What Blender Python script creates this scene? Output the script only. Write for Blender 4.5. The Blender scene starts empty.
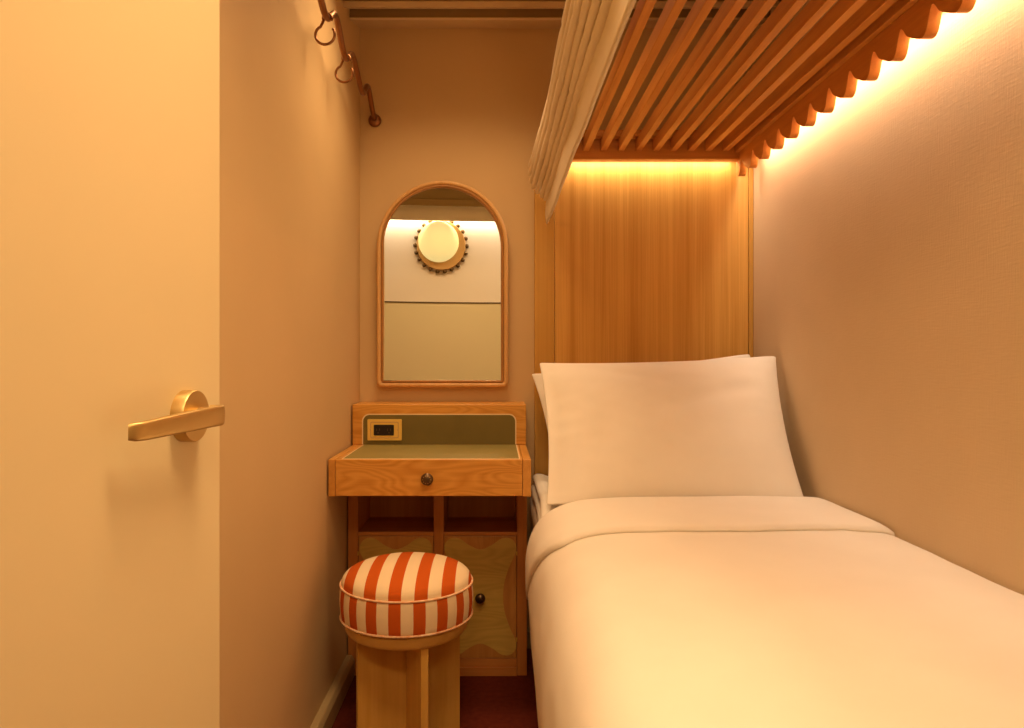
import bpy, bmesh, math, random
from math import sin, cos, pi, radians
from mathutils import Vector, Matrix, noise

random.seed(7)
S = bpy.context.scene
C = S.collection
H = 1.015                                   # eye height

# ------------------------------------------------------------------ camera
cam_d = bpy.data.cameras.new('camera')
cam = bpy.data.objects.new('camera', cam_d); C.objects.link(cam)
cam.location = (0, 0, H); cam.rotation_euler = (pi/2, 0, 0)
cam_d.sensor_width = 36; cam_d.lens = 720/1024*36
cam_d.shift_x = 16/1024; cam_d.shift_y = -6/1024
cam_d.clip_start = 0.02
S.camera = cam

# ------------------------------------------------------------------ world and light
w = bpy.data.worlds.new('world'); S.world = w; w.use_nodes = True
w.node_tree.nodes['Background'].inputs[0].default_value = (1, .62, .3, 1)
w.node_tree.nodes['Background'].inputs[1].default_value = .05
WARM = (1, .665, .345)
PALE = (1, .81, .60)

def area(name, loc, rot, sx, sy, power, col=WARM, spread=pi):
    d = bpy.data.lights.new(name, 'AREA'); d.shape = 'RECTANGLE'
    d.size = sx; d.size_y = sy; d.energy = power; d.color = col; d.spread = spread
    o = bpy.data.objects.new(name, d); C.objects.link(o)
    o.location = loc; o.rotation_euler = rot
    return o

area('cove_light_right_wall', (.863, 1.50, 1.717), (0, radians(14), 0), .026, 1.80, 5.2, PALE)
area('cove_light_headboard', (.53, 2.4815, 1.700), (0, 0, 0), .58, .02, 1.1, PALE)
area('ceiling_light', (.10, .72, 2.17), (0, 0, 0), .5, .4, 9.6, WARM, radians(122))  # unseen source, added to fill the room from above
area('ceiling_downlight', (-.13, 1.98, 2.19), (0, 0, 0), .42, .36, 5.2, WARM, radians(125))
area('corridor_ceiling_light', (0.1, -.45, 2.12), (radians(28), 0, 0), .9, .2, 10.5)  # added frontal fill behind the camera, out of the mirror's view
area('corridor_cove_light', (0, -.882, 1.945), (0, 0, 0), 1.9, .02, 4.5, PALE)

S.view_settings.view_transform = 'Standard'; S.view_settings.look = 'None'
S.view_settings.exposure = 0.15; S.view_settings.gamma = 1
S.view_settings.use_curve_mapping = False

# ------------------------------------------------------------------ materials
def mat(name, col, rough=.6, metal=0, spec=.3):
    m = bpy.data.materials.new(name); m.use_nodes = True
    b = m.node_tree.nodes['Principled BSDF']
    b.inputs['Base Color'].default_value = (*col, 1)
    b.inputs['Roughness'].default_value = rough
    b.inputs['Metallic'].default_value = metal
    b.inputs['Specular IOR Level'].default_value = spec
    return m

def nd(m, t, **kw):
    n = m.node_tree.nodes.new(t)
    for k, v in kw.items():
        if k.startswith('i_'):
            n.inputs[int(k[2:]) if k[2:].isdigit() else k[2:].replace('_', ' ')].default_value = v
        else: setattr(n, k, v)
    return n

def lk(m, a, b): m.node_tree.links.new(a, b)

def mottled(name, c1, c2, scale=4, rough=.7, bump=.0, bscale=200, stretch=(1,1,1), detail=4, spec=.25):
    m = mat(name, c1, rough, 0, spec)
    b = m.node_tree.nodes['Principled BSDF']
    tc = nd(m, 'ShaderNodeTexCoord'); mp = nd(m, 'ShaderNodeMapping'); mp.inputs['Scale'].default_value = stretch
    lk(m, tc.outputs['Object'], mp.inputs['Vector'])
    n = nd(m, 'ShaderNodeTexNoise'); n.inputs['Scale'].default_value = scale; n.inputs['Detail'].default_value = detail
    lk(m, mp.outputs[0], n.inputs['Vector'])
    r = nd(m, 'ShaderNodeValToRGB')
    r.color_ramp.elements[0].position = .3; r.color_ramp.elements[0].color = (*c1, 1)
    r.color_ramp.elements[1].position = .7; r.color_ramp.elements[1].color = (*c2, 1)
    lk(m, n.outputs[0], r.inputs[0]); lk(m, r.outputs[0], b.inputs['Base Color'])
    if bump:
        n2 = nd(m, 'ShaderNodeTexNoise'); n2.inputs['Scale'].default_value = bscale; n2.inputs['Detail'].default_value = 3
        lk(m, mp.outputs[0], n2.inputs['Vector'])
        bp = nd(m, 'ShaderNodeBump'); bp.inputs['Strength'].default_value = bump; bp.inputs['Distance'].default_value = .002
        lk(m, n2.outputs[0], bp.inputs['Height']); lk(m, bp.outputs[0], b.inputs['Normal'])
    return m

def wood(name, c1, c2, axis='Z', rough=.45, fine=70, wavy=0.0, spec=.35, wscale=9, st=.05, freq=22):
    """straight oak grain along an axis; wavy > 0 adds flame figure"""
    m = mat(name, c1, rough, 0, spec)
    b = m.node_tree.nodes['Principled BSDF']
    tc = nd(m, 'ShaderNodeTexCoord'); mp = nd(m, 'ShaderNodeMapping')
    sc = {'X': (st, 1, 1), 'Y': (1, st, 1), 'Z': (1, 1, st)}[axis]
    mp.inputs['Scale'].default_value = sc
    lk(m, tc.outputs['Object'], mp.inputs['Vector'])
    n1 = nd(m, 'ShaderNodeTexNoise'); n1.inputs['Scale'].default_value = fine; n1.inputs['Detail'].default_value = 5
    n1.inputs['Roughness'].default_value = .65
    lk(m, mp.outputs[0], n1.inputs['Vector'])
    n2 = nd(m, 'ShaderNodeTexNoise'); n2.inputs['Scale'].default_value = fine/7; n2.inputs['Detail'].default_value = 3
    lk(m, mp.outputs[0], n2.inputs['Vector'])
    mx = nd(m, 'ShaderNodeMath', operation='ADD')
    s1 = nd(m, 'ShaderNodeMath', operation='MULTIPLY'); s1.inputs[1].default_value = .5
    s2 = nd(m, 'ShaderNodeMath', operation='MULTIPLY'); s2.inputs[1].default_value = .5
    lk(m, n1.outputs[0], s1.inputs[0]); lk(m, n2.outputs[0], s2.inputs[0])
    lk(m, s1.outputs[0], mx.inputs[0]); lk(m, s2.outputs[0], mx.inputs[1])
    val = mx.outputs[0]
    if wavy:
        mp2 = nd(m, 'ShaderNodeMapping')
        mp2.inputs['Scale'].default_value = {'X': (.22, 1, 1), 'Y': (1, .22, 1), 'Z': (1, 1, .22)}[axis]
        lk(m, tc.outputs['Object'], mp2.inputs['Vector'])
        n3 = nd(m, 'ShaderNodeTexNoise'); n3.inputs['Scale'].default_value = wscale; n3.inputs['Detail'].default_value = 1.5
        lk(m, mp2.outputs[0], n3.inputs['Vector'])
        k = nd(m, 'ShaderNodeMath', operation='MULTIPLY'); k.inputs[1].default_value = freq
        lk(m, n3.outputs[0], k.inputs[0])
        fr = nd(m, 'ShaderNodeMath', operation='PINGPONG'); fr.inputs[1].default_value = .5
        lk(m, k.outputs[0], fr.inputs[0])
        m3 = nd(m, 'ShaderNodeMath', operation='MULTIPLY'); m3.inputs[1].default_value = wavy
        lk(m, fr.outputs[0], m3.inputs[0])
        ad = nd(m, 'ShaderNodeMath', operation='ADD'); lk(m, val, ad.inputs[0]); lk(m, m3.outputs[0], ad.inputs[1])
        sb = nd(m, 'ShaderNodeMath', operation='SUBTRACT'); sb.inputs[1].default_value = wavy*.25
        lk(m, ad.outputs[0], sb.inputs[0]); val = sb.outputs[0]
    r = nd(m, 'ShaderNodeValToRGB')
    r.color_ramp.elements[0].position = .36; r.color_ramp.elements[0].color = (*c1, 1)
    r.color_ramp.elements[1].position = .62; r.color_ramp.elements[1].color = (*c2, 1)
    lk(m, val, r.inputs[0]); lk(m, r.outputs[0], b.inputs['Base Color'])
    bp = nd(m, 'ShaderNodeBump'); bp.inputs['Strength'].default_value = .12; bp.inputs['Distance'].default_value = .001
    lk(m, n1.outputs[0], bp.inputs['Height']); lk(m, bp.outputs[0], b.inputs['Normal'])
    return m

def weave(name, c1, c2, bump=.3):
    m = mottled(name, c1, c2, 3.0, .85)
    b = m.node_tree.nodes['Principled BSDF']
    tc = nd(m, 'ShaderNodeTexCoord'); last = None; hs = []
    for sc in ((1, .12, 1), (1, 1, .12)):
        mp = nd(m, 'ShaderNodeMapping'); mp.inputs['Scale'].default_value = sc
        lk(m, tc.outputs['Object'], mp.inputs['Vector'])
        n = nd(m, 'ShaderNodeTexNoise'); n.inputs['Scale'].default_value = 260; n.inputs['Detail'].default_value = 2
        lk(m, mp.outputs[0], n.inputs['Vector']); hs.append(n.outputs[0])
    ad = nd(m, 'ShaderNodeMath', operation='ADD'); lk(m, hs[0], ad.inputs[0]); lk(m, hs[1], ad.inputs[1])
    bp = nd(m, 'ShaderNodeBump'); bp.inputs['Strength'].default_value = bump; bp.inputs['Distance'].default_value = .0015
    lk(m, ad.outputs[0], bp.inputs['Height']); lk(m, bp.outputs[0], b.inputs['Normal'])
    return m

def emit(name, col, st):
    m = mat(name, tuple(c*.5 for c in col), .5)
    b = m.node_tree.nodes['Principled BSDF']
    b.inputs['Emission Color'].default_value = (*col, 1); b.inputs['Emission Strength'].default_value = st
    return m

M = {}
M['plaster'] = mottled('painted_plaster', (.64, .455, .235), (.68, .485, .255), 2.2, .6, .08, 90)
M['ceiling'] = mottled('ceiling_paint', (.60, .44, .26), (.63, .47, .28), 2.0, .7)
M['linen_wall'] = weave('linen_wallpaper', (.68, .525, .335), (.74, .575, .375), .2)
M['corridor_paper'] = mottled('pale_wave_wallpaper', (.84, .80, .70), (.90, .86, .76), 3, .7, .25, 14, (.15, 1, 1))
M['corridor_panel'] = mottled('pale_green_panel', (.80, .755, .50), (.82, .775, .52), 2, .6)
M['soffit'] = mottled('olive_soffit_paint', (.34, .26, .12), (.37, .28, .13), 2, .7)  # ceiling paint with its shade mixed into the colour
M['vent'] = mat('olive_vent_slot', (.26, .17, .07), .7)  # dark tone paints the shade inside the louvre gaps
M['dark_line'] = mat('dark_trim', (.10, .07, .03), .5)
M['carpet'] = mottled('dark_red_carpet', (.11, .012, .004), (.16, .022, .007), 60, .95, .8, 500)
M['door'] = mottled('cream_lacquer', (.76, .63, .37), (.79, .66, .395), 1.5, .4, .03, 60)
M['base'] = mat('baseboard_paint', (.44, .32, .16), .45)
M['oak_head'] = wood('golden_oak_vertical', (.56, .275, .05), (.74, .405, .095), 'Z', .38, 230, st=.01)
M['oak_post'] = wood('golden_oak_post', (.52, .27, .05), (.62, .345, .075), 'Z', .42, 120, st=.012)
M['oak_slat'] = wood('reddish_oak_slat', (.52, .185, .03), (.74, .33, .07), 'Y', .4, 60)
M['oak_rail'] = wood('reddish_oak_rail', (.50, .18, .03), (.68, .29, .06), 'X', .4, 60)
M['oak_val'] = wood('reddish_oak_valance', (.54, .20, .035), (.72, .31, .07), 'Y', .38, 60)
M['oak_desk'] = wood('honey_oak', (.55, .235, .035), (.71, .35, .07), 'X', .35, 80, .4, freq=34)
M['oak_desk_y'] = wood('honey_oak_side', (.55, .24, .04), (.69, .34, .075), 'Y', .35, 60)
M['oak_desk_z'] = wood('honey_oak_upright', (.56, .29, .09), (.68, .38, .14), 'Z', .35, 60)
M['oak_red'] = wood('russet_oak', (.50, .175, .035), (.64, .26, .06), 'Z', .4, 55)  # desk oak with the cupboard's shade put into its tone
M['oak_redx'] = wood('russet_oak_across', (.50, .175, .035), (.64, .26, .06), 'X', .4, 55)  # same shade-darkened oak, grain running across
M['oak_door'] = wood('russet_oak_door', (.50, .21, .045), (.64, .30, .07), 'Z', .4, 60, .15)  # cupboard door oak, its shade likewise put into the colour
M['inlay_wood'] = wood('olive_tan_marquetry', (.58, .37, .075), (.72, .48, .11), 'X', .35, 50, .3)
M['line_inlay'] = mat('pale_maple_line', (.86, .66, .38), .4)
M['oak_stool'] = wood('stool_oak', (.60, .33, .06), (.74, .44, .10), 'Z', .38, 50)
M['oak_disc'] = wood('stool_oak_disc', (.64, .36, .08), (.78, .48, .13), 'X', .38, 50)
M['oak_mirror'] = wood('mirror_oak', (.62, .35, .13), (.74, .45, .18), 'Z', .35, 60)
M['oak_mirror_d'] = mat('mirror_inner_oak', (.42, .20, .06), .4)
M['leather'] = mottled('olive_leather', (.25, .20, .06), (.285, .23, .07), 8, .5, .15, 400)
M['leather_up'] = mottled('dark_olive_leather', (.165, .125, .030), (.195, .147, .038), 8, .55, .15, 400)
M['brass'] = mat('brushed_brass', (.86, .60, .15), .42, .4)
M['satin_brass'] = mottled('satin_brass', (.60, .42, .17), (.68, .49, .21), 12, .42, 0); 
M['satin_brass'].node_tree.nodes['Principled BSDF'].inputs['Metallic'].default_value = 1
M['dark_bronze'] = mat('dark_bronze', (.14, .09, .05), .35, .9)
M['copper'] = mat('aged_copper', (.30, .14, .065), .32, 1)
M['black'] = mat('dark_plastic', (.02, .013, .01), .4)
M['mirror'] = mat('mirror_glass', (.93, .93, .90), .0, 1)
M['linen'] = mottled('white_bed_linen', (.87, .805, .71), (.91, .845, .75), 6, .85, .12, 500)
M['linen2'] = mottled('white_pillow_cotton', (.87, .805, .71), (.91, .845, .75), 6, .85, .10, 500)
M['shade'] = weave('cream_shade_fabric', (.80, .68, .50), (.84, .72, .54), .4)
M['piping'] = mottled('red_and_white_piping', (.88, .68, .46), (.72, .30, .12), 60, .8)
M['globe'] = emit('lit_opal_globe', (1, .78, .30), .7)
M['led'] = emit('led_diffuser', (1, .78, .52), 2.5)
M['gilt'] = mat('gilt_ring', (.62, .40, .16), .5, .2)
M['bead'] = mat('dark_bead', (.16, .10, .04), .4, .4)

def striped(name, angular):
    m = mat(name, (1, 1, 1), .9, 0, .08)
    b = m.node_tree.nodes['Principled BSDF']
    tc = nd(m, 'ShaderNodeTexCoord'); sp = nd(m, 'ShaderNodeSeparateXYZ')
    lk(m, tc.outputs['Object'], sp.inputs[0])
    if angular:
        a = nd(m, 'ShaderNodeMath', operation='ARCTAN2')
        ny = nd(m, 'ShaderNodeMath', operation='ABSOLUTE'); lk(m, sp.outputs[1], ny.inputs[0])
        lk(m, sp.outputs[0], a.inputs[0]); lk(m, ny.outputs[0], a.inputs[1])
        k = nd(m, 'ShaderNodeMath', operation='MULTIPLY'); k.inputs[1].default_value = .18
        lk(m, a.outputs[0], k.inputs[0]); v = k.outputs[0]
    else: v = sp.outputs[0]
    o = nd(m, 'ShaderNodeMath', operation='ADD'); o.inputs[1].default_value = 10 + STR_OFF
    lk(m, v, o.inputs[0])
    d = nd(m, 'ShaderNodeMath', operation='DIVIDE'); d.inputs[1].default_value = .0625
    lk(m, o.outputs[0], d.inputs[0])
    f = nd(m, 'ShaderNodeMath', operation='FRACT'); lk(m, d.outputs[0], f.inputs[0])
    g = nd(m, 'ShaderNodeMath', operation='GREATER_THAN'); g.inputs[1].default_value = .5
    lk(m, f.outputs[0], g.inputs[0])
    mx = nd(m, 'ShaderNodeMix', data_type='RGBA')
    mx.inputs[6].default_value = (.84, .67, .44, 1); mx.inputs[7].default_value = (.54, .10, .012, 1)
    lk(m, g.outputs[0], mx.inputs[0]); lk(m, mx.outputs[2], b.inputs['Base Color'])
    n = nd(m, 'ShaderNodeTexNoise'); n.inputs['Scale'].default_value = 500
    lk(m, tc.outputs['Object'], n.inputs['Vector'])
    bp = nd(m, 'ShaderNodeBump'); bp.inputs['Strength'].default_value = .2; bp.inputs['Distance'].default_value = .001
    lk(m, n.outputs[0], bp.inputs['Height']); lk(m, bp.outputs[0], b.inputs['Normal'])
    return m
STR_OFF = -.0063
M['stripe_top'] = striped('red_cream_stripe_top', False)
M['stripe_side'] = striped('red_cream_stripe_side', True)

# ------------------------------------------------------------------ builders
def wloc(p):
    v = Vector((0, 0, 0))
    while p is not None:
        v += p.location; p = p.parent
    return v

def obj(name, bm, m, parent=None, smooth=False, bevel=0, seg=2, auto=None):
    if parent is not None:
        bmesh.ops.translate(bm, verts=bm.verts, vec=-wloc(parent))
    me = bpy.data.meshes.new(name); bm.to_mesh(me); bm.free()
    if smooth: me.polygons.foreach_set('use_smooth', [True]*len(me.polygons))
    if auto is not None: me.set_sharp_from_angle(angle=radians(auto))
    me.materials.append(m)
    o = bpy.data.objects.new(name, me); C.objects.link(o)
    if parent is not None: o.parent = parent
    if bevel:
        b = o.modifiers.new('bevel', 'BEVEL'); b.width = bevel; b.segments = seg; b.limit_method = 'ANGLE'; b.angle_limit = radians(40)
        b.harden_normals = False
    return o

def thing(name, label, cat, loc=(0, 0, 0), group=None):
    o = bpy.data.objects.new(name, None); C.objects.link(o); o.location = loc
    o.empty_display_size = .05
    return tag(o, label, cat, group)

def tag(o, label, cat, group=None):
    o['label'] = label; o['category'] = cat
    if group: o['group'] = group
    return o

def struct(name, bm, m, **k):
    o = obj(name, bm, m, **k)
    if o.parent is None: o['kind'] = 'structure'
    return o

def box(bm, x, y, z, mtx=None):
    vs = [bm.verts.new((a, b, c)) for a in x for b in y for c in z]
    if mtx is not None:
        for v in vs: v.co = mtx @ v.co
    for f in ((0, 1, 3, 2), (4, 6, 7, 5), (0, 4, 5, 1), (2, 3, 7, 6), (0, 2, 6, 4), (1, 5, 7, 3)):
        bm.faces.new([vs[i] for i in f])
    return vs

def B(x, y, z, mtx=None):
    bm = bmesh.new(); box(bm, x, y, z, mtx); return bm

def prism(pts, axis, a, b, bm=None):
    """extrude a 2-D outline (list of pairs) along axis from a to b"""
    bm = bm or bmesh.new()
    def P(u, v, t):
        return {'X': (t, u, v), 'Y': (u, t, v), 'Z': (u, v, t)}[axis]
    A = [bm.verts.new(P(u, v, a)) for u, v in pts]; Bv = [bm.verts.new(P(u, v, b)) for u, v in pts]
    n = len(pts)
    bm.faces.new(A); bm.faces.new(Bv[::-1])
    for i in range(n): bm.faces.new((A[i], Bv[i], Bv[(i+1) % n], A[(i+1) % n]))
    bmesh.ops.recalc_face_normals(bm, faces=bm.faces)
    return bm

def tube(pts, r, seg=12, bm=None, closed=False, cap=True):
    bm = bm or bmesh.new(); pts = [Vector(p) for p in pts]; n = len(pts); rings = []; prev = None
    for i, p in enumerate(pts):
        if closed: t = (pts[(i+1) % n]-pts[i-1]).normalized()
        else: t = (pts[min(i+1, n-1)]-pts[max(i-1, 0)]).normalized()
        if prev is None: u = t.orthogonal().normalized()
        else: u = (prev - t*prev.dot(t)).normalized()
        prev = u; v = t.cross(u); rr = r[i] if isinstance(r, (list, tuple)) else r
        rings.append([bm.verts.new(p+(u*cos(a)+v*sin(a))*rr) for a in [2*pi*k/seg for k in range(seg)]])
    for i in range(n if closed else n-1):
        A = rings[i]; D = rings[(i+1) % n]
        off = 0
        if closed and i == n-1:
            off = min(range(seg), key=lambda s: (A[0].co-D[s].co).length)
        for k in range(seg): bm.faces.new((A[k], A[(k+1) % seg], D[(k+1+off) % seg], D[(k+off) % seg]))
    if cap and not closed: bm.faces.new(rings[0][::-1]); bm.faces.new(rings[-1])
    bmesh.ops.recalc_face_normals(bm, faces=bm.faces)
    return bm

def lathe(prof, c, axis='Z', seg=48, bm=None):
    """prof = list of (radius, height)"""
    bm = bm or bmesh.new(); rings = []; c = Vector(c)
    def P(r, h, a):
        x, y = r*cos(a), r*sin(a)
        return c + Vector({'Z': (x, y, h), 'Y': (x, h, y), 'X': (h, x, y)}[axis])
    for r, h in prof:
        if r < 1e-6: rings.append([bm.verts.new(P(0, h, 0))])
        else: rings.append([bm.verts.new(P(r, h, 2*pi*k/seg)) for k in range(seg)])
    for A, D in zip(rings, rings[1:]):
        for k in range(seg):
            k2 = (k+1) % seg
            if len(A) == 1 and len(D) == 1: continue
            if len(A) == 1: bm.faces.new((A[0], D[k2], D[k]))
            elif len(D) == 1: bm.faces.new((A[k], A[k2], D[0]))
            else: bm.faces.new((A[k], A[k2], D[k2], D[k]))
    bmesh.ops.recalc_face_normals(bm, faces=bm.faces)
    return bm

def catmull(P, n):
    out = []
    for i in range(len(P)-1):
        p0 = Vector(P[max(i-1, 0)]); p1 = Vector(P[i]); p2 = Vector(P[i+1]); p3 = Vector(P[min(i+2, len(P)-1)])
        for k in range(n):
            t = k/n
            out.append(.5*((2*p1)+(p2-p0)*t+(2*p0-5*p1+4*p2-p3)*t*t+(3*p1-p0-3*p2+p3)*t**3))
    out.append(Vector(P[-1])); return out

def rrect(x0, x1, z0, z1, r, n=6, corners='1111'):
    """rounded rectangle outline, corners: bl br tr tl"""
    out = []
    for (cx, cz, a0), on in zip(((x0+r, z0+r, pi), (x1-r, z0+r, 1.5*pi), (x1-r, z1-r, 0), (x0+r, z1-r, .5*pi)), corners):
        if on == '1':
            for k in range(n+1): a = a0+k*pi/2/n; out.append((cx+r*cos(a), cz+r*sin(a)))
        else:
            out.append((x0 if cx < (x0+x1)/2 else x1, z0 if cz < (z0+z1)/2 else z1))
    return out

def inset_ring(outer, inner, y0, y1):
    """flat ring between two matching outlines, thickened in Y"""
    bm = bmesh.new(); n = len(outer)
    L = [[bm.verts.new((p[0], y, p[1])) for p in pts] for y in (y0, y1) for pts in (outer, inner)]
    for i in range(n):
        j = (i+1) % n
        bm.faces.new((L[0][i], L[0][j], L[1][j], L[1][i])); bm.faces.new((L[2][i], L[3][i], L[3][j], L[2][j]))
        bm.faces.new((L[0][i], L[2][i], L[2][j], L[0][j])); bm.faces.new((L[1][i], L[1][j], L[3][j], L[3][i]))
    bmesh.ops.recalc_face_normals(bm, faces=bm.faces)
    return bm

# ------------------------------------------------------------------ room shell
XL, XR, YB, YD = -.478, .896, 2.53, .08
ZC = 2.20
struct('floor', B((-1.4, 1.4), (-1.0, YB+.1), (-.06, 0)), M['carpet'])
struct('ceiling', B((-1.4, 1.4), (-1.0, YB+.1), (ZC, ZC+.06)), M['ceiling'])
struct('wall_back', B((XL-.1, XR+.1), (YB, YB+.1), (0, ZC)), M['plaster'])
struct('wall_left', B((XL-.1, XL), (YD, YB), (0, ZC)), M['plaster'])
struct('wall_right', B((XR, XR+.1), (YD, YB), (0, ZC)), M['linen_wall'])
bm = bmesh.new()
box(bm, (-1.4, -.47), (-.03, YD), (0, ZC)); box(bm, (.42, 1.4), (-.03, YD), (0, ZC)); box(bm, (-.47, .42), (-.03, YD), (2.06, ZC))
struct('wall_front', bm, M['plaster'])
struct('wall_corridor', B((-1.4, 1.4), (-1.0, -.9), (0, ZC)), M['corridor_paper'])
struct('wall_corridor_left', B((-1.5, -1.4), (-1.0, -.03), (0, ZC)), M['plaster'])
struct('wall_corridor_right', B((1.4, 1.5), (-1.0, -.03), (0, ZC)), M['plaster'])
struct('trim_1', B((-1.4, 1.4), (-.9, -.892), (0, 1.534)), M['corridor_panel'])
struct('trim_2', B((-1.4, 1.4), (-.9, -.889), (1.534, 1.539)), M['dark_line'])
bm = bmesh.new(); box(bm, (-1.4, 1.4), (-.9, -.80), (1.965, ZC)); box(bm, (-1.4, 1.4), (-.80, -.785), (1.955, 1.985)); box(bm, (-1.4, 1.4), (-.80, -.785), (2.03, 2.06))
struct('trim_3', bm, M['soffit'], bevel=.003)
struct('trim_5', B((-1.4, 1.4), (-.862, -.852), (1.898, 1.964)), M['corridor_paper'], bevel=.002)
# stepped louvre boards under the ceiling, against the back wall
def zdh(dh): return H+dh
bm = bmesh.new()
Yb = [YB, YB/1.0735, YB/1.125, YB/1.185]
for i in range(3):
    y1, y0 = Yb[i], Yb[i+1]
    prism([(y1, zdh(1.158) if i == 0 else zdh(1.142)), (y0, zdh(1.106) if i == 0 else zdh(1.096)), (y0-.004, zdh(1.112)), (y0-.004, ZC), (y1, ZC)], 'X', XL, XR, bm)
struct('trim_4', bm, M['ceiling'])
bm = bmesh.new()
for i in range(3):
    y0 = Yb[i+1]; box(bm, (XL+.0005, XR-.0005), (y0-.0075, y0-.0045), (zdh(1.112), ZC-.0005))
struct('trim_6', bm, M['vent'])  # dark strips stand in for shade between the boards
# baseboards
def baseboard(name, pts, axis, a, b): return struct(name, prism(pts, axis, a, b), M['base'], bevel=.004)
baseboard('baseboard_left', [(XL, 0), (XL+.028, 0), (XL+.028, .055), (XL+.02, .07), (XL, .07)], 'Y', YD, 2.295)
baseboard('baseboard_back', [(YB, 0), (YB-.02, 0), (YB-.02, .06), (YB-.012, .07), (YB, .07)], 'X', .105, .128)

# door: open leaf along the left wall
ang = radians(-6.5)
D = bpy.data.objects.new('door_1', None)
bmd = bmesh.new(); box(bmd, (-.04, 0), (-.69, .080), (.012, 2.03))
me = bpy.data.meshes.new('door_1'); bmd.to_mesh(me); bmd.free(); me.materials.append(M['door'])
D = bpy.data.objects.new('door_1', me); C.objects.link(D); D['kind'] = 'structure'
bv = D.modifiers.new('bevel', 'BEVEL'); bv.width = .0025; bv.segments = 2
DY = .84; D.location = (-.361, DY, 0); D.rotation_euler = (0, 0, ang)
ZH = H-(415.5-358)*DY/720
def dchild(name, bm, m, parent, **k):
    o = obj(name, bm, m, None, **k); o.parent = parent; return o
hd = dchild('door_handle', lathe([(0, 0), (.0300, 0), (.0300, .0135), (.0290, .0152), (.0, .0155)], (0, -.005, ZH), 'X', 64), M['satin_brass'], D, smooth=True, auto=35)
hd['label'] = 'brushed brass lever handle'
# lever: neck out of the rose, then a tapering bar that sweeps toward the hinge side
dchild('handle_neck', tube([(.012, 0, ZH), (.040, 0, ZH)], .0105, 24), M['satin_brass'], hd, smooth=True, auto=50)
bm = bmesh.new(); rings = []
path = [(.022, .013, .0), (.035, .0155, .0), (.0375, .005, .0), (.037, -.03, -.0005), (.035, -.07, -.002), (.0315, -.105, -.0035), (.0275, -.127, -.005), (.0245, -.137, -.005), (.020, -.140, -.005)]
hh = [.0115, .0118, .0118, .0115, .0108, .0100, .0094, .0092, .008]
th = [.004, .0045, .0055, .0055, .0055, .0052, .005, .0042, .003]
tang = []
for i, p in enumerate(path):
    a = Vector(path[max(i-1, 0)]); b = Vector(path[min(i+1, len(path)-1)]); t = (b-a).normalized()
    nrm = t.cross(Vector((0, 0, 1))).normalized()
    c = Vector(p)+Vector((0, 0, ZH)); ring = []
    for k in range(20):
        a_ = 2*pi*k/20; ca, sa = cos(a_), sin(a_)
        ex = abs(ca)**.45*(1 if ca > 0 else -1); ez = abs(sa)**.45*(1 if sa > 0 else -1)
        ring.append(bm.verts.new(c+nrm*ex*th[i]+Vector((0, 0, 1))*ez*hh[i]))
    rings.append(ring)
for A, E in zip(rings, rings[1:]):
    for k in range(20): bm.faces.new((A[k], A[(k+1) % 20], E[(k+1) % 20], E[k]))
bm.faces.new(rings[0][::-1]); bm.faces.new(rings[-1]); bmesh.ops.recalc_face_normals(bm, faces=bm.faces)
dchild('lever', bm, M['satin_brass'], hd, smooth=True, auto=50)
# door casing in the front wall
bm = bmesh.new(); box(bm, (.42, .46), (.08, .092), (0, 2.10)); box(bm, (-.478, .46), (.08, .092), (2.06, 2.10))
struct('trim_7', bm, M['door'], bevel=.002)

# ------------------------------------------------------------------ corridor wall lamp
t = thing('wall_sconce', 'round opal glass wall lamp in a scalloped beaded ring, seen in the mirror', 'lamp', (-.053, -.9, 1.797))
lx, lz = -.053, 1.797
ob = obj('mounting_disc', lathe([(0, 0), (.105, 0), (.112, .012), (.108, .022), (.0, .022)], (lx, -.9, lz-.004), 'Y', 64), M['gilt'], t, smooth=True, auto=40)
for k in range(22):
    a = 2*pi*k/22
    obj('bead', lathe([(0, 0), (.0085, 0), (.0095, .008), (.006, .017), (0, .018)], (lx+.117*cos(a), -.899, lz-.004+.117*sin(a)), 'Y', 12), M['bead'], t, smooth=True)
prof = [(.092*sin(a), .022+.06*cos(a)) for a in [pi/2*(1-k/12) for k in range(13)]]
obj('globe', lathe([(0, .02), (.092, .02)]+prof, (lx-.012, -.9, lz+.012), 'Y', 64), M['globe'], t, smooth=True)['label'] = 'glowing opal glass dome'

# ------------------------------------------------------------------ headboard
t = thing('headboard', 'tall golden oak headboard panel behind the pillows, with side posts', 'headboard', (.51, 2.52, 0))
obj('panel', B((.205, .878), (2.508, 2.5295), (.25, 1.715)), M['oak_head'], t)
obj('post', B((.134, .2035), (2.503, 2.5295), (.0, 1.70)), M['oak_post'], t, bevel=.002)
obj('post', B((.8795, .8955), (2.503, 2.5295), (.0, 1.715)), M['oak_post'], t, bevel=.002)

# ------------------------------------------------------------------ slatted canopy
Z1 = H+.698; Z0 = H+.671
t = thing('slatted_canopy', 'slatted reddish oak canopy above the bed with a scalloped edge along the right wall', 'canopy', (.53, 1.5, Z0))
obj('end_rail', B((.20, .832), (2.43, 2.462), (Z0, Z0+.10)), M['oak_rail'], t, bevel=.0015)
obj('end_rail', B((.20, .832), (.55, .582), (Z0, Z0+.10)), M['oak_rail'], t, bevel=.0015)
obj('side_beam', B((.20, .235), (.583, 2.429), (Z1, Z1+.10)), M['oak_slat'], t, bevel=.0015)
for i in range(9):
    x = .304+.0588*i
    obj('slat', B((x-.0105, x+.0105), (.583, 2.429), (Z1, Z1+.038)), M['oak_slat'], t, bevel=.0015)
for y in (2.405, .62):
    obj('cross_bearer', B((.236, .805), (y-.02, y+.02), (Z1+.0385, Z1+.058)), M['oak_rail'], t, bevel=.001)
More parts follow.
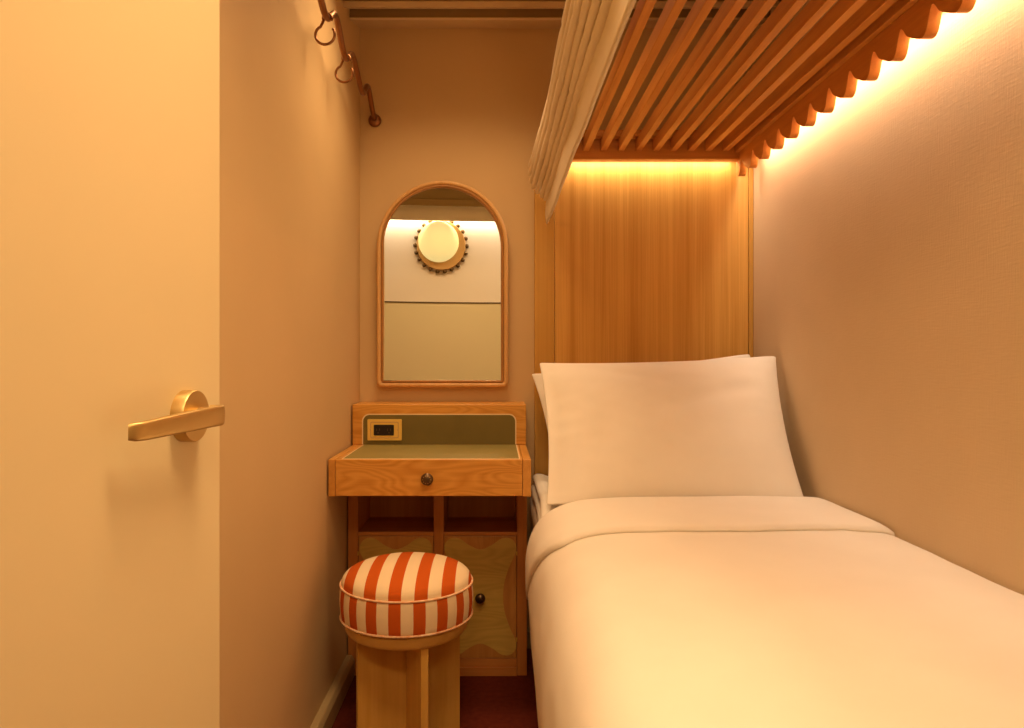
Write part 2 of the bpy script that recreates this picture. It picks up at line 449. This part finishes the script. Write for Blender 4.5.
# scalloped valance
zt, per = Z1+.06, .1057
pts = []; n = 16
y = .60
ys = [.60+(2.462-.60)*k/420 for k in range(421)]
WV = [(0, .667), (.07, .663), (.20, .645), (.45, .628), (.68, .618), (.83, .627), (.93, .656)]
def wave(yy):
    p = ((1.463-yy)/per) % 1.0
    E_ = [(WV[-2][0]-1, WV[-2][1]), (WV[-1][0]-1, WV[-1][1])]+WV+[(1, .667), (1.20, .645)]
    for k in range(1, len(E_)-2):
        (a, za), (b, zb2) = E_[k], E_[k+1]
        if a <= p <= b:
            f = (p-a)/(b-a)
            ma = (zb2-E_[k-1][1])/(b-E_[k-1][0]); mb = (E_[k+2][1]-za)/(E_[k+2][0]-a); h_ = b-a
            return (2*f**3-3*f*f+1)*za+(f**3-2*f*f+f)*h_*ma+(-2*f**3+3*f*f)*zb2+(f**3-f*f)*h_*mb
    return .65
low = [(yy, H+wave(yy)) for yy in ys]
bm = bmesh.new()
L = [[bm.verts.new((x, p[0], p[1])) for p in low] for x in (.822, .846)]
T = [[bm.verts.new((x, p[0], zt)) for p in low] for x in (.822, .846)]
for i in range(len(low)-1):
    bm.faces.new((L[0][i], L[0][i+1], T[0][i+1], T[0][i])); bm.faces.new((L[1][i], T[1][i], T[1][i+1], L[1][i+1]))
    bm.faces.new((L[0][i], L[1][i], L[1][i+1], L[0][i+1])); bm.faces.new((T[0][i], T[0][i+1], T[1][i+1], T[1][i]))
for i in (0, -1): bm.faces.new((L[0][i], L[1][i], T[1][i], T[0][i]))
bmesh.ops.recalc_face_normals(bm, faces=bm.faces)
v = obj('scalloped_valance', bm, M['oak_val'], t, smooth=True, auto=40)
v['label'] = 'wavy cut edge board'
obj('valance_ledge', B((.806, .8205), (.583, 2.429), (Z1-.004, Z1+.05)), M['oak_slat'], t, bevel=.001)
obj('cover_board', B((.847, .8955), (.60, 2.462), (H+.725, H+.745)), M['oak_slat'], t)
obj('light_strip', B((.856, .888), (.60, 2.40), (H+.706, H+.722)), M['led'], t)
obj('cove_cap', B((.236, .832), (2.463, 2.4995), (H+.71, H+.73)), M['oak_rail'], t)
obj('light_strip', B((.25, .82), (2.472, 2.491), (H+.693, H+.708)), M['led'], t)

# ------------------------------------------------------------------ gathered fabric shade
t = thing('fabric_shade', 'cream fabric shade drawn up in long rolled folds along the open side of the canopy', 'curtain', (.15, 1.5, H+.5))
tubes = [(.135, .640), (.1325, .619), (.134, .598), (.1375, .578), (.147, .560), (.157, .543), (.166, .527)]
YF, YN = 2.455, .95
bm = bmesh.new()
for j, (x, dh) in enumerate(tubes):
    path = []; rr = []
    nseg = 70
    for k in range(nseg+1):
        yy = YN+(YF-YN)*k/nseg
        off = Vector((noise.noise(Vector((yy*3.1, j*5.3, 0)))*.004, 0, noise.noise(Vector((yy*3.1, j*5.3, 9)))*.004))
        pin = 0
        for yp in (2.30, 2.02, 1.72, 1.42, 1.15, .9):
            pin += math.exp(-((yy-yp-j*.018)/.012)**2)
        path.append(Vector((x-.020*max(0, (yy-1.75)/.7)**1.5*(1-j/6), yy+(-.02*(abs(j-2.5)-1)), H+dh))+off+Vector((.0, 0, .004*pin)))
        e = min(1, (1-abs(2*k/nseg-1))*nseg/4+.35)
        rr.append((.0097+.001*noise.noise(Vector((yy*6, j*3.7, 4)))-.003*pin)*min(1, e))
    tube(path, rr, 14, bm)
o = obj('rolled_folds', bm, M['shade'], t, smooth=True)
# hanging hem: flat panel with a slanted far corner
bm = bmesh.new(); cols = []
ny, nz = 90, 10
for i in range(ny+1):
    yy = .90+(2.425-.90)*i/ny; col = []
    tip = max(0, min(1, (2.425-yy)/.055))
    zb = .452+.05*(1-1)
    ztop = .56
    zt_ = zb+(ztop-zb)*(.30+.70*tip)
    for k in range(nz+1):
        f = k/nz; dh = zb+(zt_-zb)*f
        x = .1735-.006*f+.003*noise.noise(Vector((yy*4, f*1.5, 2)))
        col.append(bm.verts.new((x, yy-.03*f*0, H+dh)))
    cols.append(col)
for a, b in zip(cols, cols[1:]):
    for k in range(nz): bm.faces.new((a[k], b[k], b[k+1], a[k+1]))
o = obj('hem', bm, M['shade'], t, smooth=True)
sd = o.modifiers.new('thick', 'SOLIDIFY'); sd.thickness = .006; sd.offset = 0
# heading that ties the folds to the canopy beam
bm = bmesh.new(); cols = []
for i in range(61):
    yy = .96+(2.43-.96)*i/60
    cols.append([bm.verts.new((.142+.0505*sin(pi/2*k/6), yy, H+.650+.12*(1-cos(pi/2*k/6)))) for k in range(7)])
for a, b in zip(cols, cols[1:]):
    for k in range(6): bm.faces.new((a[k], b[k], b[k+1], a[k+1]))
o = obj('heading', bm, M['shade'], t, smooth=True)
sd = o.modifiers.new('thick', 'SOLIDIFY'); sd.thickness = .006; sd.offset = 0

# ------------------------------------------------------------------ mirror
R_, A_ = 6.5, .0575
mx0, mx1, mz0, mz1 = -.413, .042, .914, 1.630
cxm = (mx0+mx1)/2; rad = (mx1-mx0)/2
def arch(d, n=40, r=.018):
    x0, x1, z0 = mx0+d, mx1-d, mz0+d; rr = max(r-d*.6, .002); ra = (x1-x0)/2; zs = mz1-d-ra; out = []
    for k in range(7): a = pi+k*pi/12; out.append((x0+rr+rr*cos(a), z0+rr+rr*sin(a)))
    for k in range(7): a = 1.5*pi+k*pi/12; out.append((x1-rr+rr*cos(a), z0+rr+rr*sin(a)))
    for k in range(n+1): a = pi*k/n; out.append((cxm+ra*cos(a), zs+ra*sin(a)))
    return out
t = thing('wall_mirror', 'arched wall mirror with a double-beaded oak frame above the desk', 'mirror', (cxm, 2.53, mz0))
def loft_frame(ds_ys):
    bm = bmesh.new(); rings = []
    for d, y in ds_ys: rings.append([bm.verts.new((p[0], y, p[1])) for p in arch(d)])
    n = len(rings[0])
    for A, E in zip(rings, rings[1:]+rings[:1]):
        for i in range(n): bm.faces.new((A[i], A[(i+1) % n], E[(i+1) % n], E[i]))
    bmesh.ops.recalc_face_normals(bm, faces=bm.faces); return bm
def bead(d0, d1, yf, yb, n=6):
    c = (d0+d1)/2; r = (d1-d0)/2; out = [(d0, yb)]
    for k in range(n+1): a = pi*k/n; out.append((c-r*cos(a), yf+r-r*sin(a)))
    out.append((d1, yb)); return out
obj('outer_frame', loft_frame(bead(0, .015, 2.488, 2.5295)), M['oak_mirror'], t, smooth=True, auto=50)
obj('inner_frame', loft_frame(bead(.0152, .024, 2.490, 2.5295)), M['oak_mirror_d'], t, smooth=True, auto=50)
d = .0235; x0, x1, z0 = mx0+d, mx1-d, mz0+d; ra = (x1-x0)/2; zs = mz1-d-ra; zt2 = zs+ra
bm = bmesh.new(); rows = []; nv = 70; nu = 40
for j in range(nv+1):
    # denser rows near the crown
    if j <= 30: zz = z0+(zs-z0)*j/30
    else: zz = zs+ra*sin(pi/2*(j-30)/(nv-30))
    hw = ra if zz <= zs else math.sqrt(max(1e-9, ra*ra-(zz-zs)**2)); hw = max(hw, .0008)
    row = []
    for i in range(nu+1):
        x = cxm+hw*(2*i/nu-1)
        row.append(bm.verts.new((x, 2.511+A_*(x-cxm)-((x-cxm)**2+(zz-1.272)**2)/(2*R_), zz)))
    rows.append(row)
for a, b in zip(rows, rows[1:]):
    for i in range(nu): bm.faces.new((a[i], a[i+1], b[i+1], b[i]))
g = obj('glass', bm, M['mirror'], t, smooth=True)
obj('backing', prism(arch(.012), 'Y', 2.5265, 2.5298), M['oak_mirror_d'], t)

# ------------------------------------------------------------------ desk
t = thing('vanity_desk', 'honey oak vanity desk with olive leather top, one drawer and a cupboard below', 'desk', (-.187, 2.2, 0))
dx0, dx1 = -.473, .099
yf, yu, yc = 2.03, 2.37, 2.30
ZT, ZBt = .729, .624
# drawer case: frame around the drawer
obj('case_side', B((dx0, -.4535), (yf, 2.529), (ZBt, ZT)), M['oak_desk_y'], t, bevel=.002)
obj('case_side', B((.0755, dx1), (yf, 2.529), (ZBt, ZT)), M['oak_desk_y'], t, bevel=.002)
obj('case_bottom', B((-.453, .075), (yf+.01, 2.529), (ZBt+.001, ZBt+.013)), M['oak_redx'], t)
top = obj('desktop', B((-.453, .075), (yf+.0185, 2.529), (ZT-.0115, ZT-.0002)), M['oak_desk_y'], t, bevel=.002)
dr = obj('drawer', B((-.4525, .0745), (yf-.001, yf+.018), (ZBt+.002, ZT-.001)), M['oak_desk'], t, bevel=.0015)
kx, kz = -.1925, .6765
kn = obj('drawer_knob', lathe([(0, 0), (.008, 0), (.008, -.012), (.0165, -.016), (.0175, -.022), (.0150, -.027), (.008, -.030), (0, -.031)], (kx, yf-.001, kz), 'Y', 32), M['dark_bronze'], dr, smooth=True)
kn['label'] = 'dark patterned round knob'
bm = bmesh.new()
for k in range(10):
    a = 2*pi*k/10; lathe([(0, -.0015), (.0026, 0), (0, -.0022)], (kx+.0105*cos(a), yf-.0285, kz+.0105*sin(a)), 'Y', 8, bm)
obj('knob_beading', bm, M['gilt'], kn, smooth=True)
# leather inset with pale line
ix0, ix1 = -.437, .069
o = obj('desktop_inlay', B((ix0, ix1), (yf+.010, yu-.001), (ZT-.0009, ZT+.0006)), M['line_inlay'], t)
o = obj('leather_inset', B((ix0+.004, ix1-.004), (yf+.015, yu-.001), (ZT-.0008, ZT+.0012)), M['leather'], t)
o['label'] = 'olive leather writing surface'
# upstand at the back
zu = .862
obj('upstand', B((dx0, dx1), (yu, 2.529), (ZT, zu)), M['oak_desk'], t, bevel=.0025)
obj('upstand_inlay', prism(rrect(-.441, .067, ZT+.0015, .8315, .024, 8, '0011'), 'Y', yu-.0008, yu+.01), M['line_inlay'], t)
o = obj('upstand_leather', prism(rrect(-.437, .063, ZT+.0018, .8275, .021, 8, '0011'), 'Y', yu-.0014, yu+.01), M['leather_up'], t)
o['label'] = 'dark olive leather panel'
# power outlet
px0, px1, pz0, pz1 = -.4225, -.3095, .744, .8135
op = obj('power_outlet', prism(rrect(px0, px1, pz0, pz1, .003, 3), 'Y', yu-.0065, yu-.0012), M['brass'], t, bevel=.001)
op['label'] = 'brass power outlet plate'
obj('plate_rim', inset_ring(rrect(px0+.010, px1-.010, pz0+.008, pz1-.008, .004, 3), rrect(px0+.0125, px1-.0125, pz0+.0105, pz1-.0105, .004, 3), yu-.0072, yu-.006), M['gilt'], op)
obj('socket_insert', prism(rrect(px0+.0215, px1-.0255, pz0+.017, pz1-.0175, .003, 3), 'Y', yu-.0085, yu-.006), M['black'], op)
for xx in (-.387, -.351):
    for dxx in (-.005, .005): obj('socket_slot', B((xx+dxx-.001, xx+dxx+.001), (yu-.0089, yu-.0084), (.7755, .7835)), M['dark_bronze'], op)
    obj('socket_slot', lathe([(0, 0), (.0022, 0), (0, -.0004)], (xx, yu-.0086, .7695), 'Y', 10), M['dark_bronze'], op)
for xx, zz in ((px0+.0105, .779), (px1-.0125, .779)):
    obj('screw', lathe([(0, -.0012), (.0022, -.001), (.0025, 0)], (xx, yu-.0065, zz), 'Y', 12), M['gilt'], op)
# cupboard
zs_ = .455
for a, b in ((dx0, -.441), (.067, dx1)):
    obj('side_panel', B((a, b), (yc, 2.529), (.0, ZBt-.0005)), M['oak_red'], t, bevel=.0015)
obj('divider', B((-.199, -.167), (yc, 2.515), (.055, ZBt-.0005)), M['oak_red'], t, bevel=.0015)
for a, b in ((-.4405, -.1995), (-.1665, .0665)):
    obj('shelf', B((a, b), (yc+.001, 2.515), (zs_-.008, zs_+.004)), M['oak_redx'], t, bevel=.001)
    obj('cubby_back', B((a, b), (2.516, 2.528), (.06, ZBt-.0005)), M['oak_red'], t)
obj('bottom_rail', B((-.4405, .0665), (yc+.0005, 2.515), (.028, .0545)), M['oak_redx'], t, bevel=.001)
obj('plinth', B((-.4405, .0665), (yc-.004, 2.4), (0, .0275)), M['oak_redx'], t, bevel=.001)
def pelt(cx, cz, hw, hh_):
    """four rounded corner lobes with pinched sides, smooth closed spline"""
    q = [(0, .80), (.30, .87), (.58, .985), (.82, .985), (.97, .88), (.96, .74), (.80, .52), (.66, .25), (.62, 0)]
    Q = q+[(x, -z) for x, z in q[-2::-1]]
    Q = Q+[(-x, z) for x, z in Q[-2:0:-1]]
    n = len(Q); out = []
    for k in range(n):
        p0, p1, p2, p3 = [Vector(Q[(k+d) % n]) for d in (-1, 0, 1, 2)]
        for m_ in range(5):
            t_ = m_/5
            v = .5*((2*p1)+(p2-p0)*t_+(2*p0-5*p1+4*p2-p3)*t_*t_+(3*p1-p0-3*p2+p3)*t_**3)
            out.append((cx+hw*v.x, cz+hh_*v.y))
    return out
for a, b, hinge in ((-.4395, -.2005, 'l'), (-.1655, .0655, 'r')):
    dz0, dz1 = .0565, zs_-.0095
    dd = obj('door', B((a, b), (yc+.0005, yc+.018), (dz0, dz1)), M['oak_door'], t, bevel=.001)
    cx_, cz_ = (a+b)/2, (dz0+dz1)/2+.002
    pl = obj('marquetry', prism(pelt(cx_, cz_, .117, .188), 'Y', yc-.0006, yc+.002), M['inlay_wood'], dd)
    pl['label'] = 'pale wavy-edged hide shaped inlay'
    obj('door_knob', lathe([(0, 0), (.007, 0), (.007, -.012), (.0150, -.016), (.0165, -.021), (.013, -.028), (0, -.031)], (cx_, yc-.0006, .2535), 'Y', 28), M['dark_bronze'], dd, smooth=True)['label'] = 'dark round knob'
    hx = b+.0005 if hinge == 'r' else a-.0005
    for hz in (.110, .385):
        obj('hinge', lathe([(0, 0), (.0022, 0), (.0022, .012), (0, .012)], (hx, yc-.001, hz), 'Z', 10), M['brass'], dd)

# ------------------------------------------------------------------ stool
sx, sy = -.2335, 1.89
t = thing('stool', 'round stool with a red and cream striped cushion on a crossed oak slab base', 'stool', (sx, sy, 0))
zb_, zr = .347, .431
obj('seat_disc', lathe([(0, .3065), (.134, .3065), (.152, .3085), (.159, .317), (.161, .337), (.155, .3425), (0, .3425)], (sx, sy, 0), 'Z', 72), M['oak_disc'], t, smooth=True, auto=40)
cu = obj('seat_cushion', lathe([(0, .3435), (.162, .3435), (.169, zb_), (.1715, .360), (.1735, .378), (.1742, .394), (.1732, .412), (.1715, .424), (.169, zr-.001)], (sx, sy, 0), 'Z', 96), M['stripe_side'], t, smooth=True, auto=60)
prof = [(.169, zr-.001)]+[(.169*sin(a), zr+.056*cos(a)**.78) for a in [pi/2*(1-k/16) for k in range(1, 17)]]
prof[-1] = (0, prof[-1][1])
obj('cushion_top', lathe(prof, (sx, sy, 0), 'Z', 96), M['stripe_top'], cu, smooth=True)
for zz, rr in ((zr, .1712), (zb_+.001, .1708)):
    obj('piping', tube([(sx+rr*cos(a), sy+rr*sin(a), zz) for a in [2*pi*k/96 for k in range(96)]], .0028, 8, closed=True), M['piping'], cu, smooth=True)
rot = Matrix.Translation((sx+.004, sy, 0)) @ Matrix.Rotation(radians(23), 4, 'Z')
obj('base_slab', B((-.136, .140), (-.0095, .0095), (.0, .306), rot), M['oak_stool'], t, bevel=.0015)
obj('base_slab', B((-.0095, .0095), (-.142, -.010), (.0, .306), rot), M['oak_stool'], t, bevel=.0015)
obj('base_slab', B((-.0095, .0095), (.010, .138), (.0, .306), rot), M['oak_stool'], t, bevel=.0015)

# ------------------------------------------------------------------ coat rail and hooks
rx = -.425
def rail_z(y):
    # knots (y, dh)
    K = [(2.51, .838), (2.386, .895), (2.29, .840), (2.129, .892), (2.03, .843), (1.906, .902), (1.80, .850), (1.66, .902), (1.56, .848), (1.42, .90), (1.33, .87)]
    for (ya, a), (yb, b) in zip(K, K[1:]):
        if ya >= y >= yb:
            f = (ya-y)/(ya-yb); return H+.004+a+(b-a)*(.5-.5*cos(pi*f))
    return H+K[-1][1]
path = [(rx, 2.515, H+.832)]+[(rx, 2.51-k*.01, rail_z(2.51-k*.01)) for k in range(119)]
path += [(rx-.006, 1.315, H+.87), (rx-.02, 1.305, H+.87), (XL+.003, 1.30, H+.87)]
t = thing('coat_rail', 'wavy copper pipe coat rail high on the left wall', 'coat rail', (rx, 2.51, H+.83))
obj('pipe', tube(path, .0085, 16), M['copper'], t, smooth=True)
obj('rosette', lathe([(0, -.017), (.010, -.0165), (.014, -.016), (.0215, -.010), (.0225, -.002), (.0225, 0), (0, 0)], (rx, 2.529, H+.833), 'Y', 32), M['copper'], t, smooth=True)
obj('rosette', lathe([(.010, .012), (.0215, .008), (.0225, 0), (0, 0)], (XL+.001, 1.30, H+.87), 'X', 32), M['copper'], t, smooth=True)
for yy, lab in ((2.045, 'open curled copper hook hanging from the rail, nearer the back wall'), (1.815, 'open curled copper hook hanging from the rail, nearer the camera')):
    zt_ = rail_z(yy)
    h = thing('coat_hook', lab, 'hook', (rx, yy, zt_), 'curled hooks on the coat rail')
    R = .0112; pts = []
    for k in range(15):                         # wraps over the pipe
        a = radians(-150+ -20*k*0 + 0)
        a = radians(-30+17*k); pts.append((rx+R*cos(a), yy, zt_+R*sin(a)))
    cx_, cz_ = rx-.005, zt_-.0435; rr = .0245
    # continue down the left side into the open ring
    for k in range(22):
        a = radians(118+13.2*k); pts.append((cx_+rr*cos(a), yy-.002-.0002*k, cz_+rr*sin(a)))
    obj('curl', tube([tuple(p) for p in catmull(pts, 2)], .0034, 8), M['copper'], h, smooth=True)

# ------------------------------------------------------------------ bed
t = thing('bed', 'narrow single bed base and white mattress under the duvet', 'bed', (.51, 1.5, 0))
obj('bed_base', B((.135, .885), (.48, 2.495), (.0, .30)), M['oak_red'], t, bevel=.004)
obj('mattress', prism(rrect(.128, .888, .302, .560, .05, 8), 'Y', .46, 2.492), M['linen'], t, smooth=True, auto=50)

# bottom sheet: two rumpled rolls along the head end side
PS = catmull([(.882, .562, 0), (.80, .592, 0), (.60, .598, 0), (.35, .598, 0), (.20, .606, 0), (.155, .617, 0), (.135, .615, 0), (.127, .604, 0), (.134, .592, 0), (.142, .588, 0), (.130, .583, 0), (.120, .572, 0), (.124, .558, 0), (.137, .553, 0), (.124, .543, 0), (.117, .520, 0), (.124, .47, 0), (.1245, .36, 0)], 4)
bm = bmesh.new(); cols = []
for i in range(41):
    yy = 1.92+.565*i/40
    cols.append([bm.verts.new((p.x+(.004*noise.noise(Vector((p.y*9, yy*8, 3))) if p.x < .16 else 0), yy, p.y+(.010*noise.noise(Vector((yy*9, p.x*5, 0)))-.045*max(0, (2.08-yy)/.1) if p.y > .53 else 0))) for p in PS])
for a, b in zip(cols, cols[1:]):
    for k in range(len(PS)-1): bm.faces.new((a[k], b[k], b[k+1], a[k+1]))
o = obj('flat_sheet', bm, M['linen'], None, smooth=True)
sd = o.modifiers.new('thick', 'SOLIDIFY'); sd.thickness = .004; sd.offset = 0
tag(o, 'rumpled white sheet edge beside the pillow, next to the desk', 'sheet')

# duvet: a draped cross-section swept along the bed
prof = [(.893, .54), (.893, .58), (.887, .608), (.865, .616), (.76, .617), (.62, .617), (.45, .616), (.30, .611), (.215, .601), (.160, .580), (.122, .540), (.102, .485), (.094, .43), (.091, .37), (.093, .30), (.098, .23), (.105, .17), (.109, .13)]
PR = catmull([(a, b, 0) for a, b in prof], 4)
NP = len(PR)-1
arc = [0]
for a, b in zip(PR, PR[1:]): arc.append(arc[-1]+(b-a).length)
def pnorm(i):
    a = PR[max(i-1, 0)]; b = PR[min(i+1, NP)]; tt = (b-a).normalized(); return Vector((-tt.y, tt.x))*-1
def duv(i, y, off):
    p = PR[i]; n = pnorm(i)
    wv = .004*noise.noise(Vector((p.x*5, y*3.2, p.y*5)))+.0018*noise.noise(Vector((p.x*16, y*11, p.y*14)))
    side = max(0, min(1, (.58-p.y)/.2))
    wv += side*.006*noise.noise(Vector((y*4.5, p.y*2.2, 5)))
    if p.x > .87: wv = min(wv, 0)
    x = p.x+n.x*(off+wv); z = p.y+n.y*(off+wv)
    return Vector((min(x, .888), y, z))
t = thing('duvet', 'smooth white duvet with its top edge folded back, covering the bed', 'duvet', (.5, 1.2, .6))
bm = bmesh.new(); cols = []
YH = 1.985
for j in range(101):
    yy = .44+(YH-.44)*j/100
    cols.append([bm.verts.new(duv(i, yy, -.012*max(0, (j-96)/4)**2)) for i in range(NP+1)])
for a, b in zip(cols, cols[1:]):
    for i in range(NP): bm.faces.new((a[i], b[i], b[i+1], a[i+1]))
bmesh.ops.recalc_face_normals(bm, faces=bm.faces)
bmesh.ops.reverse_faces(bm, faces=bm.faces) if bm.faces[0].normal.z < 0 and False else None
o = obj('cover', bm, M['linen'], t, smooth=True)
sd = o.modifiers.new('thick', 'SOLIDIFY'); sd.thickness = .012; sd.offset = 0
# folded back band; front edge sweeps toward the head as it goes down the side
bm = bmesh.new(); cols = []
NB = 16
iend = next(i for i in range(NP+1) if PR[i].y < .36 and PR[i].x < .2)
def fold_front(i):
    p = PR[i]
    base = 1.635+.012*sin(p.x*9)
    if p.x > .80: base = 1.635-.03*(p.x-.80)/.09
    s0 = arc[i]; sA = next(arc[k] for k in range(NP+1) if PR[k].x < .165)
    u = max(0, (s0-sA)/(arc[iend]-sA))
    return base+(YH-.01-base)*min(1, u)**1.15
i0 = 1
for i in range(i0, iend+1):
    yfr = fold_front(i); col = []
    L_ = max(.012, YH+.012-yfr)
    for k in range(NB+1):                       # underside, rounded lip, then back over the top
        f = k/NB
        if f < .25:
            yy = yfr+.014; yy = yfr+.012*(1-f/.25); off = .007+.004*(f/.25)
            a = pi*f/.25
            yy = yfr+.010+(-.010)*sin(a/1) if False else yfr+.010*(1-sin(a/2)); off = .006+.006*(1-cos(a/2))
        else:
            g = (f-.25)/.75
            yy = yfr+L_*g
            off = .012+.007*sin(min(1, g*5)*pi/2)-.0*g-.016*max(0, (g-.88)/.12)**2
        off *= 1-.6*max(0, min(1, (.56-PR[i].y)/.15))
        col.append(bm.verts.new(duv(i, yy, off)))
    cols.append(col)
for a, b in zip(cols, cols[1:]):
    for k in range(NB): bm.faces.new((a[k], b[k], b[k+1], a[k+1]))
bmesh.ops.recalc_face_normals(bm, faces=bm.faces)
o = obj('folded_edge', bm, M['linen'], t, smooth=True)
sd = o.modifiers.new('thick', 'SOLIDIFY'); sd.thickness = .005; sd.offset = 0

# ------------------------------------------------------------------ pillows
def pillow(name, label, corners, T, m, seed, sag=.0, flange=.02):
    """corners: bl, br, tr, tl seen from the front"""
    bl, br, tr, tl = [Vector(c) for c in corners]
    nrm = ((br-bl).cross(tl-bl)).normalized()           # toward the viewer
    if nrm.y > 0: nrm = -nrm
    N = 44; bm = bmesh.new()
    org = (bl+br)/2
    def pt(u, v, side):
        a, b = (u+1)/2, (v+1)/2
        p = bl.lerp(br, a).lerp(tl.lerp(tr, a), b)
        up = ((tl+tr)/2-(bl+br)/2)
        p = p - up.normalized()*sag*(1-abs(u+.1)**2.2 if abs(u+.1) < 1 else 0)*max(0, v)**1.5      # top edge dips between the corners
        p = p + up.normalized()*.006*(1-u*u)*max(0, -v)
        rt = (br-bl).normalized()
        p = p - rt*u*.016*(1-v*v)                              # sides pinch in
        uu, vv = min(1, abs(u)/(1-(flange if u > 0 else .075))), min(1, abs(v)/(1-flange))
        h = ((1-uu**2.3)*(1-vv**2.1))
        h = max(0, h)**.62
        wr = .0035*noise.noise(Vector((u*2.4+seed, v*2.2, side)))+.0016*noise.noise(Vector((u*7+seed, v*6, side+3)))
        rim = (1-max(abs(u), abs(v)))
        wr += .005*noise.noise(Vector((u*3+seed, v*8, 7)))*math.exp(-(1-abs(u))*6)
        wr -= .012*math.exp(-((u+.62-.12*v)/.10)**2)*math.exp(-((v+.35)/.5)**2)      # soft valley beside the left edge
        wr -= .006*math.exp(-((v-.45*u-.15)/.12)**2)*max(0, 1-abs(u-.35)*1.6)
        wr -= .005*math.exp(-((v+.5*u-.55)/.10)**2)*max(0, 1-abs(u+.3)*1.8)
        return p+nrm*((T*h*side)+wr*min(1, rim*8)+.002*side)
    F = [[bm.verts.new(pt(2*i/N-1, 2*j/N-1, 1)) for i in range(N+1)] for j in range(N+1)]
    K = [[bm.verts.new(pt(2*i/N-1, 2*j/N-1, -1)) for i in range(N+1)] for j in range(N+1)]
    for j in range(N):
        for i in range(N):
            bm.faces.new((F[j][i], F[j][i+1], F[j+1][i+1], F[j+1][i])); bm.faces.new((K[j][i], K[j+1][i], K[j+1][i+1], K[j][i+1]))
    for i in range(N):
        bm.faces.new((F[0][i], K[0][i], K[0][i+1], F[0][i+1])); bm.faces.new((F[N][i], F[N][i+1], K[N][i+1], K[N][i]))
        bm.faces.new((F[i][0], F[i+1][0], K[i+1][0], K[i][0])); bm.faces.new((F[i][N], K[i][N], K[i+1][N], F[i+1][N]))
    bmesh.ops.recalc_face_normals(bm, faces=bm.faces)
    o = obj(name, bm, m, None, smooth=True)
    sb = o.modifiers.new('sub', 'SUBSURF'); sb.levels = 1; sb.render_levels = 1
    tag(o, label, 'pillow', 'pillows at the head of the bed')
    return o
def W(px, py, Y): return (((px-496)*Y/720), Y, H-(py-358)*Y/720)
pillow('pillow', 'white pillow in front, leaning against the one at the headboard', (W(546, 505, 1.995), W(806, 503, 1.995), W(776, 356, 2.27), W(539, 362, 2.27)), .066, M['linen2'], 1.3, .012, .018)
pillow('pillow', 'white pillow behind, standing against the oak headboard', (W(552, 478, 2.30), W(790, 478, 2.30), W(750, 354, 2.44), W(531, 373, 2.44)), .045, M['linen2'], 6.1, .012)
